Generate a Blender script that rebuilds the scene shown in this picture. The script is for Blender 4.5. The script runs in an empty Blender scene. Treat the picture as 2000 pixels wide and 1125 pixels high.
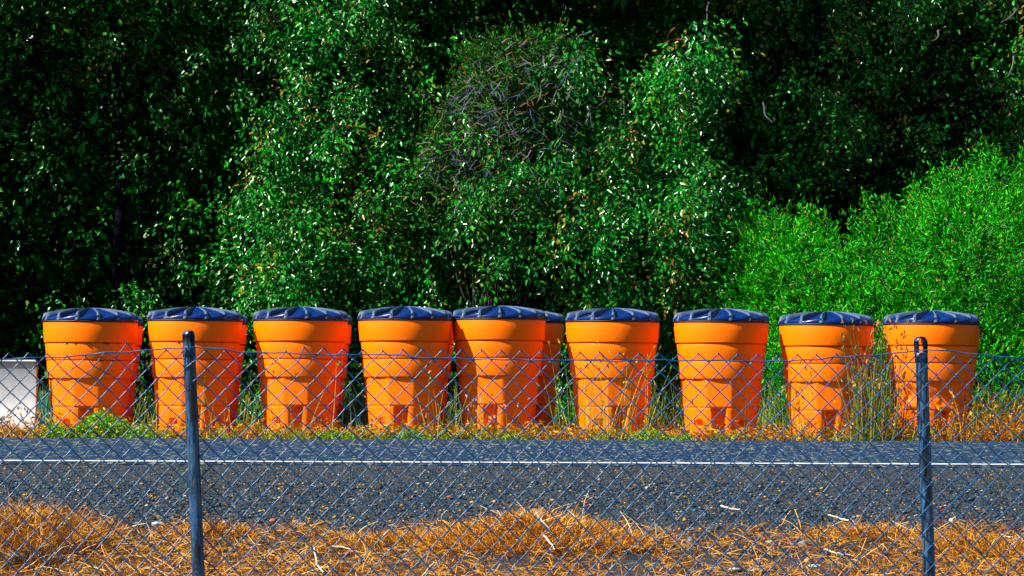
import bpy, bmesh, math, random
import numpy as np
from mathutils import Vector, Matrix, noise as mnoise

random.seed(7)
rng = np.random.default_rng(7)
sc = bpy.context.scene
COL = sc.collection
PI = math.pi
R = math.radians

# ------------------------------------------------------------------ camera
FPX = 6000.0                      # focal length in pixels of a 2000 px wide frame
CAMZ = 0.376
cam_d = bpy.data.cameras.new('camera')
cam_d.sensor_width = 36.0
cam_d.lens = FPX / 2000 * 36.0
cam_d.clip_start = 0.1
cam_d.clip_end = 2000
cam = bpy.data.objects.new('camera', cam_d)
COL.objects.link(cam)
PITCH = math.atan(217.5 / FPX)
ROLL = R(0.22)
cam.matrix_world = Matrix.Translation((0, 0, CAMZ)) @ Matrix.Rotation(PI/2 + PITCH, 4, 'X') @ Matrix.Rotation(ROLL, 4, 'Z')
sc.camera = cam
cam_d.dof.use_dof = True
cam_d.dof.focus_distance = 18.5
cam_d.dof.aperture_fstop = 14

# ------------------------------------------------------------------ sky and sun
SUN_AZ = 66.0      # degrees to the left of straight behind the camera
SUN_EL = 43.0
world = bpy.data.worlds.new('World')
sc.world = world
world.use_nodes = True
wn = world.node_tree
wn.nodes.clear()
sky = wn.nodes.new('ShaderNodeTexSky')
sky.sky_type = 'NISHITA'
sky.sun_disc = False
sdir = Vector((-math.sin(R(SUN_AZ)) * math.cos(R(SUN_EL)), -math.cos(R(SUN_AZ)) * math.cos(R(SUN_EL)), math.sin(R(SUN_EL))))
sky.sun_elevation = R(SUN_EL)
sky.sun_rotation = math.atan2(sdir.x, sdir.y)
bg = wn.nodes.new('ShaderNodeBackground')
bg.inputs['Strength'].default_value = 0.05
wo = wn.nodes.new('ShaderNodeOutputWorld')
wn.links.new(sky.outputs[0], bg.inputs[0])
wn.links.new(bg.outputs[0], wo.inputs[0])
sun_d = bpy.data.lights.new('sun', 'SUN')
sun_d.energy = 5.0
sun_d.angle = R(0.5)
sun_d.color = (1.0, 0.95, 0.86)
sun = bpy.data.objects.new('sun', sun_d)
COL.objects.link(sun)
sun.rotation_euler = (-sdir).to_track_quat('-Z', 'Y').to_euler()
sun.location = (-30, -10, 40)
sc.view_settings.view_transform = 'Standard'
sc.view_settings.look = 'None'
sc.view_settings.exposure = 1.3
sc.view_settings.gamma = 1
sc.view_settings.use_curve_mapping = False

# ------------------------------------------------------------------ helpers
CM = cam.matrix_world.copy()
def at(px, py, Y):
    """world point on plane y=Y seen at photo pixel (px,py) - used to measure where a thing stands"""
    d = CM.to_3x3() @ Vector(((px - 1000) / FPX, -(py - 562.5) / FPX, -1.0))
    t = Y / d.y
    return Vector((0, 0, CAMZ)) + d * t

def at_np(px, py, Y):
    M = np.array(CM.to_3x3())
    v = np.stack([(px - 1000) / FPX, -(py - 562.5) / FPX, -np.ones_like(px)], 1)
    d = v @ M.T
    t = Y / d[:, 1]
    return np.array([0, 0, CAMZ]) + d * t[:, None]

GP = [(-60, -1.2), (0, -1.1), (12, -.66), (14.5, -.47), (16.6, -.28), (18.5, -.13), (20, -.062), (20.5, -.052), (28.9, -.006), (29.15, -.03), (33, -.06), (50, -.1), (900, -.1)]
GY = np.array([p[0] for p in GP]); GZ = np.array([p[1] for p in GP])
MOUNDS = [(1050, 15.35, .62, .5, .13), (60, 15.3, .42, .4, .12), (430, 15.6, .3, .3, .04), (1700, 15.7, .5, .3, .03)]
def gz(x, y):
    x = np.asarray(x, float); y = np.asarray(y, float)
    z = np.interp(y, GY, GZ)
    for (px, Y, rx, ry, h) in MOUNDS:
        cx = (px - 1000) * Y / FPX
        z = z + h * np.exp(-((x - cx) / rx) ** 2 * 1.6 - ((y - Y) / ry) ** 2 * 1.6)
    return z

def mesh_np(name, verts, faces, tint=None, smooth=False):
    me = bpy.data.meshes.new(name)
    verts = np.asarray(verts, np.float32); faces = np.asarray(faces, np.int32)
    n, k = faces.shape
    me.vertices.add(len(verts)); me.vertices.foreach_set('co', verts.ravel())
    me.loops.add(n * k); me.loops.foreach_set('vertex_index', faces.ravel())
    me.polygons.add(n)
    me.polygons.foreach_set('loop_start', np.arange(0, n * k, k, dtype=np.int32))
    me.polygons.foreach_set('loop_total', np.full(n, k, np.int32))
    if smooth: me.polygons.foreach_set('use_smooth', np.ones(n, bool))
    if tint is not None:
        a = me.color_attributes.new('tint', 'FLOAT_COLOR', 'POINT')
        c = np.ones((len(verts), 4), np.float32); c[:, :3] = tint
        a.data.foreach_set('color', c.ravel())
    me.update(); me.validate()
    return me

def link(name, me, mat=None, parent=None, loc=None):
    o = bpy.data.objects.new(name, me)
    COL.objects.link(o)
    if mat is not None and me is not None and len(me.materials) == 0: me.materials.append(mat)
    if parent is not None: o.parent = parent
    if loc is not None: o.location = loc
    return o

def tag(o, label=None, cat=None, group=None, kind=None):
    if label: o['label'] = label
    if cat: o['category'] = cat
    if group: o['group'] = group
    if kind: o['kind'] = kind
    return o

def empty(name, loc, rz=0.0, label=None, cat=None, group=None):
    o = bpy.data.objects.new(name, None)
    COL.objects.link(o); o.location = loc; o.rotation_euler = (0, 0, rz)
    o.empty_display_size = .1
    return tag(o, label, cat, group)

def copy_tree(o, parent=None):
    c = o.copy(); COL.objects.link(c); c.parent = parent
    for ch in list(o.children): copy_tree(ch, c)
    return c

def norm(v): return v / np.maximum(np.linalg.norm(v, axis=1, keepdims=True), 1e-9)

def tube(points, rad, sides=6, cap=True):
    """tube along points; rad scalar or list -> verts, quads"""
    P = np.array([tuple(p) for p in points], float); n = len(P)
    rad = np.broadcast_to(np.asarray(rad, float), (n,))
    T = np.gradient(P, axis=0); T = norm(T)
    ref = np.array([0, 1.0, 0.02]) if abs(T[:, 1]).mean() < .8 else np.array([1.0, 0, 0.02])
    S = norm(np.cross(T, ref)); U = np.cross(S, T)
    a = np.arange(sides) / sides * 2 * PI
    V = P[:, None, :] + rad[:, None, None] * (np.cos(a)[None, :, None] * S[:, None, :] + np.sin(a)[None, :, None] * U[:, None, :])
    V = V.reshape(-1, 3)
    i = np.arange(n - 1)[:, None] * sides; j = np.arange(sides)[None, :]; j2 = (j + 1) % sides
    F = np.stack([i + j, i + j2, i + sides + j2, i + sides + j], -1).reshape(-1, 4)
    return V, F

def join(parts):
    """parts: list of (V,F[,tint]) -> V,F,tint"""
    Vs, Fs, Ts = [], [], []; o = 0
    for p in parts:
        Vs.append(p[0]); Fs.append(p[1] + o); o += len(p[0])
        if len(p) > 2: Ts.append(np.broadcast_to(p[2], (len(p[0]), 3)))
    return np.concatenate(Vs), np.concatenate(Fs), (np.concatenate(Ts) if Ts else None)

def ribbons(base, d0, L, W, nseg=3, droop=.4, tint=None, taper=1.0, curl=None):
    """many curved grass blades: base(N,3), d0(N,3) start direction"""
    N = len(base); d0 = norm(d0)
    L = np.broadcast_to(L, (N,)); W = np.broadcast_to(W, (N,)); droop = np.broadcast_to(droop, (N,))
    side = norm(np.stack([rng.normal(size=N), rng.normal(size=N) * .4, rng.normal(size=N) * .2], 1))
    side = norm(side - d0 * (side * d0).sum(1, keepdims=True))
    lean = norm(np.stack([d0[:, 0] + rng.normal(size=N) * .3, d0[:, 1] + rng.normal(size=N) * .3, np.zeros(N)], 1))
    pts = [base]; p = base.copy(); d = d0.copy()
    for s in range(nseg):
        p = p + d * (L / nseg)[:, None]; pts.append(p)
        d = norm(d + (lean * .7 + np.array([0, 0, -.7])) * (droop / nseg * 1.6)[:, None] + (0 if curl is None else rng.normal(size=(N, 3)) * curl))
    V = []
    for k, q in enumerate(pts):
        w = W * (1 - taper * (k / nseg) ** 1.5) * .5 + .0002
        V.append(q - side * w[:, None]); V.append(q + side * w[:, None])
    V = np.stack(V, 1)           # N, 2(nseg+1), 3
    K = 2 * (nseg + 1)
    b = np.arange(N)[:, None] * K
    F = np.concatenate([np.stack([b[:, 0] + 2*k, b[:, 0] + 2*k+1, b[:, 0] + 2*k+3, b[:, 0] + 2*k+2], 1) for k in range(nseg)])
    T = None if tint is None else np.repeat(np.broadcast_to(tint, (N, 3)), K, 0)
    return V.reshape(-1, 3), F, T, pts

def leaves(p, d, n, L, W, tint, fold=.22):
    """pointed oval leaves folded on the midrib; quads (2 per leaf)"""
    N = len(p); d = norm(d); n = norm(n - d * (n * d).sum(1, keepdims=True)); s = np.cross(d, n)
    L = np.broadcast_to(L, (N,))[:, None]; W = np.broadcast_to(W, (N,))[:, None]
    up = n * W * fold
    V = np.stack([p, p + d*L*.33 - s*W*.5 + up, p + d*L*.72 - s*W*.33 + up, p + d*L + n*W*-.15, p + d*L*.72 + s*W*.33 + up, p + d*L*.33 + s*W*.5 + up], 1)
    b = (np.arange(N) * 6)[:, None]
    F = np.concatenate([b + np.array([[0, 3, 2, 1]]), b + np.array([[0, 5, 4, 3]])])
    return V.reshape(-1, 3), F, np.repeat(np.broadcast_to(tint, (N, 3)), 6, 0)

def pick(cols, N, jit=.15, w=None):
    cols = np.array(cols); i = rng.choice(len(cols), N, p=w)
    return np.clip(cols[i] * (1 + rng.normal(size=(N, 1)) * jit), 0.001, 1)

# ------------------------------------------------------------------ materials
def new_mat(name):
    m = bpy.data.materials.new(name); m.use_nodes = True
    nt = m.node_tree; b = nt.nodes['Principled BSDF']
    return m, nt, b

def N(nt, t, **kw):
    n = nt.nodes.new(t)
    for k, v in kw.items(): setattr(n, k, v)
    return n

def ramp(nt, fac, stops):
    r = N(nt, 'ShaderNodeValToRGB'); e = r.color_ramp.elements
    while len(e) < len(stops): e.new(.5)
    for el, (p, c) in zip(e, stops):
        el.position = p; el.color = (*c, 1)
    nt.links.new(fac, r.inputs[0]); return r.outputs[0]

def noise_tex(nt, scale, detail=4, rough=.6, coord='Object', stretch=None, vec=None):
    tc = N(nt, 'ShaderNodeTexCoord'); n = N(nt, 'ShaderNodeTexNoise')
    n.inputs['Scale'].default_value = scale; n.inputs['Detail'].default_value = detail; n.inputs['Roughness'].default_value = rough
    out = tc.outputs[coord]
    if stretch:
        mp = N(nt, 'ShaderNodeMapping'); mp.inputs['Scale'].default_value = stretch
        nt.links.new(out, mp.inputs[0]); out = mp.outputs[0]
    nt.links.new(out, n.inputs['Vector']); return n.outputs['Fac']

def mix(nt, fac, a, b, blend='MIX'):
    m = N(nt, 'ShaderNodeMix', data_type='RGBA', blend_type=blend)
    for s, v in ((0, fac), (6, a), (7, b)):
        if isinstance(v, (int, float)): m.inputs[s].default_value = v
        elif isinstance(v, tuple): m.inputs[s].default_value = (*v, 1)
        else: nt.links.new(v, m.inputs[s])
    return m.outputs[2]

def bump(nt, b, h, strength=.3, dist=.01):
    bp = N(nt, 'ShaderNodeBump'); bp.inputs['Strength'].default_value = strength; bp.inputs['Distance'].default_value = dist
    nt.links.new(h, bp.inputs['Height']); nt.links.new(bp.outputs[0], b.inputs['Normal'])

def tint_mat(name, rough=.5, spec=.5, transl=0.0, tcol=(1, 1, 1), sheen=0):
    m, nt, b = new_mat(name)
    a = N(nt, 'ShaderNodeAttribute', attribute_name='tint')
    nt.links.new(a.outputs['Color'], b.inputs['Base Color'])
    b.inputs['Roughness'].default_value = rough
    b.inputs['Specular IOR Level'].default_value = spec
    if transl > 0:
        t = N(nt, 'ShaderNodeBsdfTranslucent')
        c = mix(nt, 1.0, a.outputs['Color'], tcol, 'MULTIPLY')
        nt.links.new(c, t.inputs['Color'])
        ms = N(nt, 'ShaderNodeMixShader'); ms.inputs[0].default_value = transl
        nt.links.new(b.outputs[0], ms.inputs[1]); nt.links.new(t.outputs[0], ms.inputs[2])
        nt.links.new(ms.outputs[0], nt.nodes['Material Output'].inputs[0])
    return m

M_leaf = tint_mat('glossy_leaf', .22, .28, .08, (1.2, 1.3, .5))
M_shade = tint_mat('shaded_leaf', 1, 0)  # leaf copy without gloss, for foliage with shade put into its tint
M_willow = tint_mat('willow_leaf', .55, .15, .3, (.9, 1.3, .3))
M_grass = tint_mat('grass_blade', .55, .3, .25)
M_straw = tint_mat('straw', .5, .4, .1)
M_stone = tint_mat('stone', .7, .4)
M_twig = tint_mat('twig', .7, .4)

def orange_mat(name, base, dark):
    m, nt, b = new_mat(name)
    n1 = noise_tex(nt, 2.2, 5, .65)
    n2 = noise_tex(nt, 26, 6, .75, stretch=(1, 1, .28))
    oi = N(nt, 'ShaderNodeObjectInfo'); mu = N(nt, 'ShaderNodeMath', operation='MULTIPLY'); mu.inputs[1].default_value = 37
    nt.links.new(oi.outputs['Random'], mu.inputs[0])
    for q in nt.nodes:
        if q.type == 'TEX_NOISE': q.noise_dimensions = '4D'; nt.links.new(mu.outputs[0], q.inputs['W'])
    c = ramp(nt, n1, [(.3, tuple(x * .88 for x in base)), (.7, base)])
    # scuffs and grime
    f = ramp(nt, n2, [(.60, (0, 0, 0)), (.80, (.75, .75, .75))])
    c = mix(nt, f, c, dark)
    nt.links.new(c, b.inputs['Base Color'])
    b.inputs['Roughness'].default_value = .42
    b.inputs['Specular IOR Level'].default_value = .13
    bump(nt, b, n1, .15, .02)
    return m
M_orange = orange_mat('orange_plastic', (.95, .160, .0003), (.72, .07, .001))

m, nt, b = new_mat('lid_plastic'); M_lid = m
n1 = noise_tex(nt, 5, 5, .6)
nt.links.new(ramp(nt, n1, [(.3, (.0006, .009, .07)), (.75, (.0015, .02, .13))]), b.inputs['Base Color'])
b.inputs['Roughness'].default_value = .24; b.inputs['Specular IOR Level'].default_value = .25
bump(nt, b, noise_tex(nt, 30, 3), .1, .01)
m, nt, b = new_mat('lid_rib_sunlit'); M_rib = m  # same plastic as the lid; lighter colour imitates sunlit rib ends
n1 = noise_tex(nt, 9, 5, .6)
nt.links.new(ramp(nt, n1, [(.3, (.012, .04, .12)), (.75, (.08, .12, .15))]), b.inputs['Base Color'])
b.inputs['Roughness'].default_value = .6; b.inputs['Specular IOR Level'].default_value = .3
m, nt, b = new_mat('lid_rim_plastic'); M_rim = m
b.inputs['Base Color'].default_value = (.003, .004, .012, 1); b.inputs['Roughness'].default_value = .6
m, nt, b = new_mat('grime'); M_grime = m
b.inputs['Base Color'].default_value = (.05, .012, .004, 1); b.inputs['Roughness'].default_value = .9

m, nt, b = new_mat('galvanised_wire'); M_wire = m
n1 = noise_tex(nt, 18, 4, .6, stretch=(1, 1, 1))
nt.links.new(ramp(nt, n1, [(.35, (.0004, .030, .10)), (.6, (.001, .07, .19)), (.8, (.02, .05, .08))]), b.inputs['Base Color'])
b.inputs['Metallic'].default_value = 0; b.inputs['Roughness'].default_value = .33; b.inputs['Specular IOR Level'].default_value = .5

m, nt, b = new_mat('galvanised_post'); M_post = m
n1 = noise_tex(nt, 38, 6, .7, stretch=(1, 1, .16)); n2 = noise_tex(nt, 70, 4, .7)
c = ramp(nt, n1, [(.42, (.002, .006, .014)), (.48, (.003, .04, .12)), (.55, (.006, .11, .24)), (.60, (.10, .08, .06)), (.68, (.02, .02, .02))])
c = mix(nt, ramp(nt, n2, [(.58, (0, 0, 0)), (.72, (.6, .6, .6))]), c, (.20, .10, .04))
nt.links.new(c, b.inputs['Base Color'])
b.inputs['Metallic'].default_value = .35; b.inputs['Roughness'].default_value = .38; b.inputs['Specular IOR Level'].default_value = .8
bump(nt, b, n2, .2, .003)

m, nt, b = new_mat('asphalt'); M_asphalt = m
n1 = noise_tex(nt, 48, 3, .75, stretch=(1, .10, 1)); n2 = noise_tex(nt, .8, 4, .6, stretch=(.3, 1, 1)); n3 = noise_tex(nt, 30, 2, .6, stretch=(1, .10, 1))
c = ramp(nt, n1, [(.38, (.001, .005, .014)), (.50, (.001, .018, .048)), (.62, (.010, .05, .10))])
c = mix(nt, ramp(nt, n3, [(.58, (0, 0, 0)), (.64, (1, 1, 1))]), c, (.2, .22, .14))
c = mix(nt, ramp(nt, n2, [(.3, (.5, .5, .5)), (.7, (0, 0, 0))]), c, (.003, .022, .075))
nt.links.new(c, b.inputs['Base Color']); b.inputs['Roughness'].default_value = .95; b.inputs['Specular IOR Level'].default_value = .12
bump(nt, b, n1, .6, .006)

m, nt, b = new_mat('road_paint'); M_paint = m
n1 = noise_tex(nt, 12, 5, .7)
nt.links.new(ramp(nt, n1, [(.36, (.22, .24, .28)), (.5, (.62, .62, .62))]), b.inputs['Base Color'])

m, nt, b = new_mat('soil'); M_soil = m
n1 = noise_tex(nt, 60, 4, .7); n2 = noise_tex(nt, 3, 5, .6); n3 = noise_tex(nt, 110, 3, .7)
c = ramp(nt, n1, [(.3, (.001, .003, .006)), (.5, (.004, .012, .022)), (.7, (.02, .034, .045))])
c = mix(nt, ramp(nt, n3, [(.6, (0, 0, 0)), (.7, (.8, .8, .8))]), c, (.2, .09, .02))
nt.links.new(c, b.inputs['Base Color']); b.inputs['Roughness'].default_value = .9
bump(nt, b, n1, .8, .01)

m, nt, b = new_mat('forest_floor_shade'); M_forest = m  # near-black colour carries the deep shade behind the trees
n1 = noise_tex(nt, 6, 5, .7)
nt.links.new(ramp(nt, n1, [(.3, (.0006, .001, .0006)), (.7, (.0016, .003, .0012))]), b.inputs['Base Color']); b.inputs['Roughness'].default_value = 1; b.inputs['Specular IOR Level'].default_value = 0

m, nt, b = new_mat('bark'); M_bark = m
n1 = noise_tex(nt, 9, 6, .7, stretch=(1, 1, .15))
nt.links.new(ramp(nt, n1, [(.3, (.001, .0015, .003)), (.7, (.006, .007, .014))]), b.inputs['Base Color']); b.inputs['Roughness'].default_value = 1; b.inputs['Specular IOR Level'].default_value = .05
bump(nt, b, n1, .6, .02)

m, nt, b = new_mat('white_sheet'); M_white = m
n1 = noise_tex(nt, 3.5, 6, .7); n2 = noise_tex(nt, 18, 5, .7)
c = ramp(nt, n1, [(.3, (.30, .31, .32)), (.6, (.42, .43, .44))])
c = mix(nt, ramp(nt, n2, [(.62, (0, 0, 0)), (.8, (.5, .5, .5))]), c, (.35, .3, .22))
nt.links.new(c, b.inputs['Base Color']); b.inputs['Roughness'].default_value = .55

# ------------------------------------------------------------------ ground, road
def sheet(name, xs, ys, zoff, mat, jitter=0.0):
    X, Y = np.meshgrid(xs, ys)
    Z = gz(X, Y) + zoff
    if jitter: Z = Z + rng.normal(size=Z.shape) * jitter * ((np.abs(X) < 5) & (Y > 13.5) & (Y < 20.2))
    V = np.stack([X, Y, Z], -1).reshape(-1, 3)
    nx = len(xs); i = np.arange(len(ys) - 1)[:, None] * nx; j = np.arange(nx - 1)[None, :]
    F = np.stack([i + j, i + j + 1, i + nx + j + 1, i + nx + j], -1).reshape(-1, 4)
    o = link(name, mesh_np(name, V, F, smooth=True), mat); o['kind'] = 'structure'
    return o
xs_f = np.concatenate([[-400, -60, -20, -8], np.linspace(-4.5, 4.5, 181), [8, 20, 60, 400]])
sheet('ground', xs_f, np.concatenate([[-60, -20, 0, 8, 12], np.linspace(13.5, 20.4, 140), [20.5]]), 0, M_soil, .003)
xs_c = np.array([-400, -60, -20, -8, -4, 0, 4, 8, 20, 60, 400.])
sheet('road', xs_c, np.array([20.1, 20.5, 24, 28.9, 29.0]), .004, M_asphalt)
V = []
o = sheet('edge_line', xs_c, np.array([20.42, 20.63]), .009, M_paint); o['label'] = 'white painted edge line along the near side of the road'
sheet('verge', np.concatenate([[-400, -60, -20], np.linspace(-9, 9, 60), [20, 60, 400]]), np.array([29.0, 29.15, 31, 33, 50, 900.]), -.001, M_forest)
# added dark backdrop slope, hides the sky and keeps leaf gaps black
V = []; ny, nx = 14, 60
for iy in range(ny):
    for ix in range(nx):
        y = 54 + iy * 6; x = -120 + 240 * ix / (nx - 1)
        z = -.2 + 26 * (1 - math.exp(-(iy * .28))) + (mnoise.noise(Vector((x * .07, y * .07, 1))) * 2.5 if iy else 0)
        V.append((x, y, z))
F = [[iy*nx+ix, iy*nx+ix+1, (iy+1)*nx+ix+1, (iy+1)*nx+ix] for iy in range(ny-1) for ix in range(nx-1)]
o = link('backdrop_slope', mesh_np('backdrop_slope', V, F, smooth=True), M_forest); o['kind'] = 'structure'

# ------------------------------------------------------------------ trees
def fbm(px, py, s, seed):
    return np.array([mnoise.noise(Vector((a / s, b_ / s, seed))) + .5 * mnoise.noise(Vector((a / s * 2.1, b_ / s * 2.1, seed + 7))) for a, b_ in zip(px, py)])

DM = np.array([
 [.12,.15,.35,.50,.12,.60,.50,.72,.40,.10,.05,.35,.50,.50,.50,.30,.50,.50,.30,.45],
 [.35,.38,.42,.50,.15,.70,.50,.72,.25,.10,.15,.45,.50,.60,.50,.45,.45,.45,.30,.50],
 [.18,.12,.30,.40,.22,.72,.70,.50,.15,.15,.45,.80,.70,.70,.60,.50,.70,.50,.30,.60],
 [.30,.20,.28,.45,.45,.85,.62,.35,.25,.50,.85,.90,.90,.80,.60,.40,.40,.55,.60,.70],
 [.32,.18,.20,.38,.70,.95,.92,.80,.92,.85,.70,.85,.80,.80,.80,.60,.50,.60,.60,.60],
 [.28,.30,.38,.60,.92,.95,.95,.85,.45,.30,.38,.70,.75,.75,.70,.60,.60,.60,.60,.60],
 [.25,.30,.55,.50,.60,.60,.60,.60,.50,.45,.50,.70,.65,.60,.60,.60,.60,.60,.60,.60],
 [.35,.35,.45,.45,.50,.50,.50,.50,.45,.45,.45,.50,.50,.50,.50,.50,.50,.50,.50,.50]])
def dens(px, py):
    gx = np.clip(px / 100 - .5, 0, 18.999); gy = np.clip(py / 100 - .5, 0, 6.999)
    i = gx.astype(int); j = gy.astype(int); fx = gx - i; fy = gy - j
    return (DM[j, i]*(1-fx)*(1-fy) + DM[j, i+1]*fx*(1-fy) + DM[j+1, i]*(1-fx)*fy + DM[j+1, i+1]*fx*fy)

GREENS = [(.001, .085, .006), (.004, .17, .010), (.012, .24, .005), (.001, .032, .005), (.07, .20, .002), (.26, .14, .008), (.2, .03, .006)]
GW = [.26, .26, .18, .20, .06, .03, .01]

def spray_leaves(anchors, nper, reach, L, W, cols, w, hang=.7, spread=.07, out=.35):
    n = len(anchors)
    u = norm(np.stack([rng.normal(size=n) * .7, -out + rng.normal(size=n) * .35, -hang + rng.normal(size=n) * .35], 1))
    t = rng.random((n, nper)) * reach
    P = anchors[:, None, :] + u[:, None, :] * t[..., None] + rng.normal(size=(n, nper, 3)) * spread
    P[..., 2] -= (t ** 2) * .35
    P = P.reshape(-1, 3); M = len(P)
    d = np.repeat(u, nper, 0) * .8 + rng.normal(size=(M, 3)) * .55 + np.array([0, 0, -.25])
    nn = np.stack([rng.normal(size=M) * .6 - .25, -0.55 + rng.normal(size=M) * .5, .6 + rng.normal(size=M) * .5], 1)
    s = rng.uniform(.65, 1.2, M)
    tint = np.repeat(pick(cols, n, .12, w), nper, 0) * .55 + pick(cols, M, .2, w) * .45
    return leaves(P, d, nn, L * s, W * s * rng.uniform(.8, 1.15, M), tint), u

def limb(p0, p1, r0, r1, n=8, wob=.12):
    p0 = np.array(p0, float); p1 = np.array(p1, float)
    t = np.linspace(0, 1, n)[:, None]
    n = n * 2; t = np.linspace(0, 1, n)[:, None]
    ph = rng.uniform(0, 6.28, 3); fr = rng.uniform(3, 6, 3)
    P = p0 + (p1 - p0) * t + np.sin(t * fr + ph) * wob * np.sin(t * PI) + rng.normal(size=(n, 3)) * wob * .06
    return tube(P, np.linspace(r0, r1, n), 7)

def cotton_tree(name, label, px0, px1, Y, trunk_px, nspr, seed, jitter=55, ymin=-60, ymax=830, lean=0, trunk_r=.10, bulge=None, over=-.2):
    px = rng.uniform(px0 - jitter, px1 + jitter, nspr); py = rng.uniform(ymin, ymax, nspr)
    edge = fbm(py, px, 90, seed + 3) * jitter
    keep = (px > px0 + edge) & (px < px1 + edge)
    px, py = px[keep], py[keep]
    D = dens(px, py); nz = fbm(px, py, 62, seed) ; n2 = fbm(px, py, 190, seed + 11)
    pr = np.clip((D - .5) * 2.0 + .10 + nz * 1.7 + n2 * .3, 0.0, 1) ** 1.3
    pr = np.clip(pr, .03 * (D > .1), 1)
    k = rng.random(len(px)) < pr
    px, py, nz = px[k], py[k], nz[k]
    dep = Y - nz * 1.1 - fbm(px, py, 260, seed + 5) * .9 + rng.normal(size=len(px)) * .22
    if bulge: dep -= bulge[2] * np.exp(-((px - bulge[0]) / bulge[3]) ** 2 - ((py - bulge[1]) / bulge[3]) ** 2)
    A = at_np(px, py - 25, dep)
    A = A[A[:, 2] > .15]
    root = empty(name, at(trunk_px, 855, Y + 2.2) * 1.0, 0, label, 'tree', 'cottonwood trees behind the barrels')
    base = np.array(root.location); base[2] = -.1; root.location = base
    (V, F, T), u = spray_leaves(A, 22, .42, .066, .037, GREENS, GW)
    # unseen crown above the picture; forward overhang shaped to shade the foliage
    nu = 900
    x0, x1 = at(px0, 0, Y + 2).x - .4, at(px1, 0, Y + 2).x + .4
    if px0 < -300: x0 -= 6
    if px1 > 2200: x1 += 3
    nu = int((260 + 35 * max(over, 0)) * (x1 - x0))
    ux = rng.uniform(x0, x1, nu); uy = rng.uniform(Y - over, Y + 7.5, nu); uz = rng.uniform(6.1, 9.5, nu)
    uy = uy + (uz - 5.7) * .1
    kk = ((ux - (x0+x1)/2) / ((x1-x0)/2 + .6)) ** 2 + ((uz - 6) / 4.2) ** 2 < 1.15
    A2 = np.stack([ux, uy, uz], 1)[kk]
    (V2, F2, T2), _ = spray_leaves(A2, 16, .6, .13, .08, GREENS, GW, spread=.14)
    # inner foliage, tints darkened to stand in for deep shade
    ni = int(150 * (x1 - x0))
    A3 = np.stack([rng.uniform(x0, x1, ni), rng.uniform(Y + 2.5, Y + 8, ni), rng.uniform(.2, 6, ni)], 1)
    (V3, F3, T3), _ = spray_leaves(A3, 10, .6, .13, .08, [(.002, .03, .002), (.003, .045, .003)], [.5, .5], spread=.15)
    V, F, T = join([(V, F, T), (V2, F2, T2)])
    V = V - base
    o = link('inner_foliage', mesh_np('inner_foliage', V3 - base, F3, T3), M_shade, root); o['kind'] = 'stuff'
    c = link('crown', mesh_np('crown', V, F, T), M_leaf, root); c['kind'] = 'stuff'
    # trunk and limbs
    top = np.array([lean, .4, 8.5])
    parts = [limb((0, 0, 0), top, trunk_r, trunk_r * .35, 12, .18)]
    link('trunk', mesh_np('trunk', *join(parts)[:2], smooth=True), M_bark, root)
    pick_i = rng.choice(len(A), 16, replace=False)
    for i in pick_i:
        tgt = A[i] - base; z0 = max(.5, tgt[2] - rng.uniform(.3, 1.6)); s = min(z0 / 8.5, .95)
        st = top * s; Vl, Fl = limb(st, tgt, .03, .006, 8, .12)
        link('limb', mesh_np('limb', Vl, Fl, smooth=True), M_bark, root)
    return root, base

t1, _ = cotton_tree('cottonwood_tree', 'dark sparse cottonwood at the left with black gaps between its leaf sprays', -420, 430, 38.5, 210, 2600, 1.0, over=2.6)
t2, _ = cotton_tree('cottonwood_tree', 'tall dense glossy cottonwood behind the third and fourth barrels from the left', 430, 850, 37.0, 640, 3300, 2.3, bulge=(560, 520, .8, 150))
t3, b3 = cotton_tree('cottonwood_tree', 'broad rounded cottonwood in the middle with a tangle of bare purplish twigs', 820, 1420, 36.2, 1120, 4300, 3.7, ymin=60, bulge=(1150, 420, .8, 200))
t4, _ = cotton_tree('cottonwood_tree', 'shaded round-leaved cottonwood rising behind the bright green willows at right', 1330, 2500, 39.0, 1640, 5600, 5.1, ymax=640, lean=-.6, trunk_r=.09, over=-.3)
t5, _ = cotton_tree('cottonwood_tree', 'dark cottonwood crown at top between the left tree and the middle tree', 800, 1400, 40.5, 1000, 1800, 6.9, ymax=330, over=3.6)

# bare twig tangle on the middle tree
P = []; n = 1250
cx = rng.normal(975, 85, n); cy = rng.normal(235, 110, n); cx = cx - (cy - 200) * .22
ok = (cy > 70) & (cx > 1000 - cy * .62) & (cy < 430); cx = cx[ok]; cy = cy[ok]
A = at_np(cx, cy, 35.15 + rng.normal(size=len(cx)) * .25)
dd = norm(np.stack([rng.normal(size=len(A)), rng.normal(size=len(A)) * .5, rng.normal(size=len(A)) * .8 - .1], 1))
V, F, T, _ = ribbons(A - b3, dd, rng.uniform(.06, .26, len(A)), .008, 4, .5, pick([(.09, .065, .12), (.03, .045, .13), (.13, .09, .12), (.12, .04, .006), (.02, .12, .005), (.03, .16, .005)], len(A)), taper=.5, curl=.3)
o = link('dead_twigs', mesh_np('dead_twigs', V, F, T), M_twig, t3); o['kind'] = 'stuff'; o['label'] = 'tangle of bare purplish twigs'
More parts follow.
